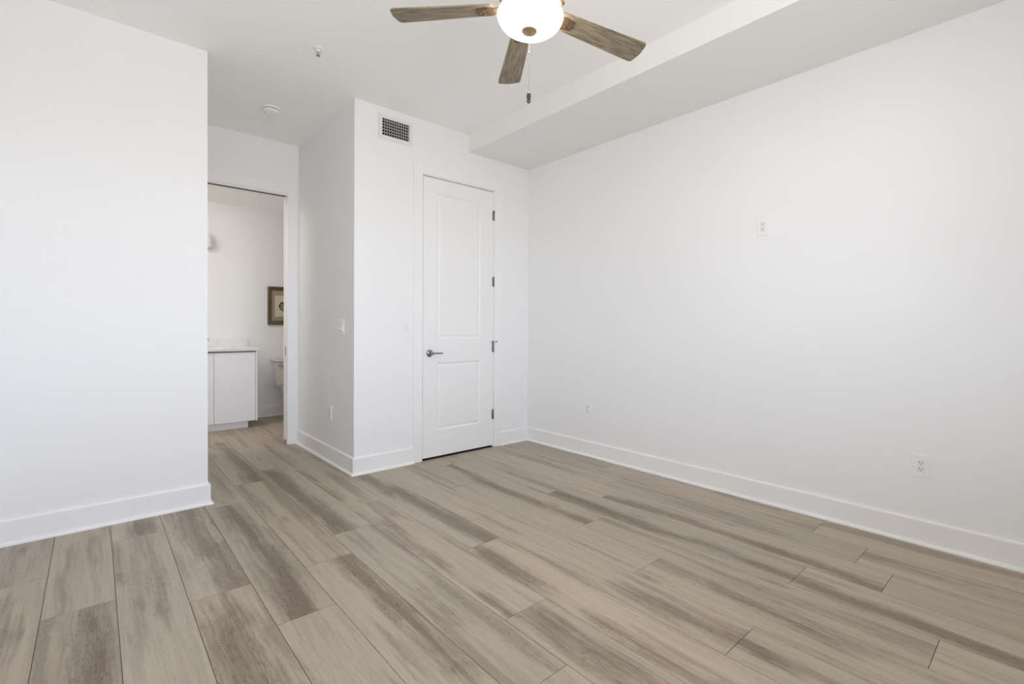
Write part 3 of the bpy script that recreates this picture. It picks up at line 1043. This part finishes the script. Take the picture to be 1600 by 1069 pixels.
# toilet: tank against the far wall, bowl facing the hall
TX = 1.905
to = thing('toilet', 'white toilet with rounded tank, half hidden behind the door jamb', 'toilet', (TX, 6.3, 0))
def loft(bm, rings, cap0=True, cap1=True):
    RR = [[bm.verts.new(p) for p in r] for r in rings]
    n = len(RR[0])
    for A, B in zip(RR, RR[1:]):
        for i in range(n):
            bm.faces.new((A[i], A[(i + 1) % n], B[(i + 1) % n], B[i]))
    if cap0:
        bm.faces.new(RR[0][::-1])
    if cap1:
        bm.faces.new(RR[-1])
def sup(cx, cy, hx, hy, z, p=4.0, n=40):
    r = []
    for i in range(n):
        a = 2 * PI * i / n
        c, s = math.cos(a), math.sin(a)
        r.append((cx + hx * math.copysign(abs(c) ** (2 / p), c), cy + hy * math.copysign(abs(s) ** (2 / p), s), z))
    return r
bm = nb()
loft(bm, [sup(0, 0.21, 0.168, 0.075, 0.385, 5), sup(0, 0.21, 0.180, 0.083, 0.392, 5), sup(0, 0.212, 0.196, 0.088, 0.50, 5),
          sup(0, 0.214, 0.212, 0.093, 0.62, 5), sup(0, 0.215, 0.218, 0.095, 0.70, 5)])
obj('tank', bm, M_PORC, to, smooth=True)
bm = nb()
loft(bm, [sup(0, 0.213, 0.222, 0.099, 0.7005, 5), sup(0, 0.213, 0.230, 0.105, 0.705, 5), sup(0, 0.213, 0.230, 0.105, 0.728, 5), sup(0, 0.213, 0.222, 0.098, 0.735, 5)])
obj('tank_lid', bm, M_PORC, to, smooth=True)
bm = nb()
tube(bm, [(-0.165, 0.118, 0.655), (-0.165, 0.100, 0.655), (-0.150, 0.094, 0.655), (-0.095, 0.094, 0.652)], [0.010, 0.008, 0.007, 0.005], 12)
obj('flush_lever', bm, M_CHROME, to, smooth=True)
bm = nb()
loft(bm, [sup(0, -0.02, 0.115, 0.24, 0.0, 3), sup(0, -0.02, 0.112, 0.235, 0.03, 3), sup(0, 0.0, 0.098, 0.22, 0.12, 2.6), sup(0, -0.02, 0.110, 0.25, 0.22, 2.4),
          sup(0, -0.06, 0.155, 0.29, 0.31, 2.3), sup(0, -0.075, 0.182, 0.305, 0.365, 2.3), sup(0, -0.075, 0.186, 0.31, 0.384, 2.3)])
loft(bm, [sup(0, 0.21, 0.11, 0.085, 0.30, 4), sup(0, 0.21, 0.12, 0.09, 0.383, 4)])
obj('bowl', bm, M_PORC, to, smooth=True)
bm = nb()
loft(bm, [sup(0, -0.08, 0.186, 0.235, 0.3845, 2.4), sup(0, -0.08, 0.190, 0.24, 0.395, 2.4), sup(0, -0.08, 0.188, 0.238, 0.418, 2.4), sup(0, -0.08, 0.175, 0.225, 0.426, 2.4)])
obj('seat_lid', bm, M_PORC, to, smooth=True)

# framed print above the toilet
fx0, fx1, fz0, fz1 = 1.659, 2.045, 1.165, 1.652
pic = thing('framed_picture', 'bronze framed botanical print on the bathroom wall above the toilet', 'picture', ((fx0 + fx1) / 2, BY1, fz0))
hw, hh = (fx1 - fx0) / 2, fz1 - fz0
bm = nb()
fr = 0.052
frame(bm, -hw, hw, 0, hh, -hw + fr, hw - fr, fr, hh - fr, [(0, 0.001), (0, 0.030), (0.10, 0.036), (0.30, 0.034), (0.42, 0.026), (0.85, 0.014), (1.0, 0.015), (1.0, 0.001), (0, 0.001)])
M_PF = mat('aged_bronze_frame', (0.17, 0.125, 0.075), 0.35, 0.6)
obj('frame', bm, M_PF, pic)
bm = nb()
box(bm, -hw + fr - 0.002, hw - fr + 0.002, -0.008, -0.002, fr - 0.002, hh - fr + 0.002)
obj('mat_board', bm, mat('tan_mat_board', (0.36, 0.29, 0.21), 0.9), pic)
cx0, cx1, cz0, cz1 = -0.105, 0.105, 0.105, 0.375
bm = nb()
box(bm, cx0, cx1, -0.0125, -0.0085, cz0, cz1)
crd = obj('print_card', bm, mat('cream_paper', (0.60, 0.54, 0.42), 0.9), pic)
bm = nb()                                             # branching dark sprig
rr = random.Random(5)
def sprig(x, z, a, ln, w, depth):
    x2, z2 = x + ln * math.cos(a), z + ln * math.sin(a)
    nx, nz = -math.sin(a) * w / 2, math.cos(a) * w / 2
    y = -0.0128 - 0.0001 * depth
    v = [bm.verts.new(p) for p in ((x - nx, y, z - nz), (x + nx, y, z + nz), (x2 + nx * 0.8, y, z2 + nz * 0.8), (x2 - nx * 0.8, y, z2 - nz * 0.8))]
    bm.faces.new(v)
    c = [bm.verts.new((x2 + w * 0.75 * math.cos(2 * PI * i / 8), y - 0.00005, z2 + w * 0.75 * math.sin(2 * PI * i / 8))) for i in range(8)]
    bm.faces.new(c)
    if depth < 3:
        for s in (-1, 0, 1):
            sprig(x2, z2, a + s * 0.75 + rr.uniform(-0.15, 0.15), ln * 0.62, w * 0.8, depth + 1)
for i in range(7):
    sprig(0, 0.238, 2 * PI * i / 7 + 0.2, 0.030, 0.0095, 1)
obj('sprig_motif', bm, mat('sprig_ink', (0.018, 0.016, 0.016), 0.9), crd)

# vanity light above the mirror, only the last shade's edge shows
vl = thing('vanity_light', 'white glass shade wall light above the bathroom vanity, cut off by the wall', 'wall light', (0.70, BY1, 2.05))
bm = nb()
box(bm, -0.24, 0.24, -0.022, -0.001, 0.10, 0.17, 0.004, 1)
obj('back_plate', bm, M_NICKEL, vl)
for x_ in (-0.30, 0.0, 0.30):
    bm = nb()
    tube(bm, [(x_ * 0.7, -0.02, 0.135), (x_, -0.07, 0.145), (x_, -0.085, 0.17)], 0.007, 12)
    obj('arm', bm, M_NICKEL, vl, smooth=True)
    bm = nb()
    lathe(bm, [(0.0, 0.165), (0.030, 0.165), (0.046, 0.150), (0.053, 0.110), (0.054, 0.055), (0.049, 0.018), (0.034, 0.004), (0, 0.0)], 36, (x_, -0.085, 0))
    obj('lamp_shade', bm, M_SHADE, vl, smooth=True)

# flush ceiling lamp that lights the bathroom
bl = thing('bathroom_ceiling_light', 'round flush white ceiling lamp in the bathroom, behind the wall', 'ceiling light', (0.15, 5.27, BH))
bm = nb()
lathe(bm, [(0, 0), (0.165, 0), (0.168, -0.012), (0.160, -0.022), (0.150, -0.022), (0, -0.02)], 48)
obj('base', bm, M_PLATE, bl, smooth=True)
bm = nb()
lathe(bm, [(0.150, -0.0225), (0.146, -0.045), (0.125, -0.062), (0.08, -0.074), (0, -0.079)], 48)
obj('diffuser', bm, M_BATHLAMP, bl, smooth=True)
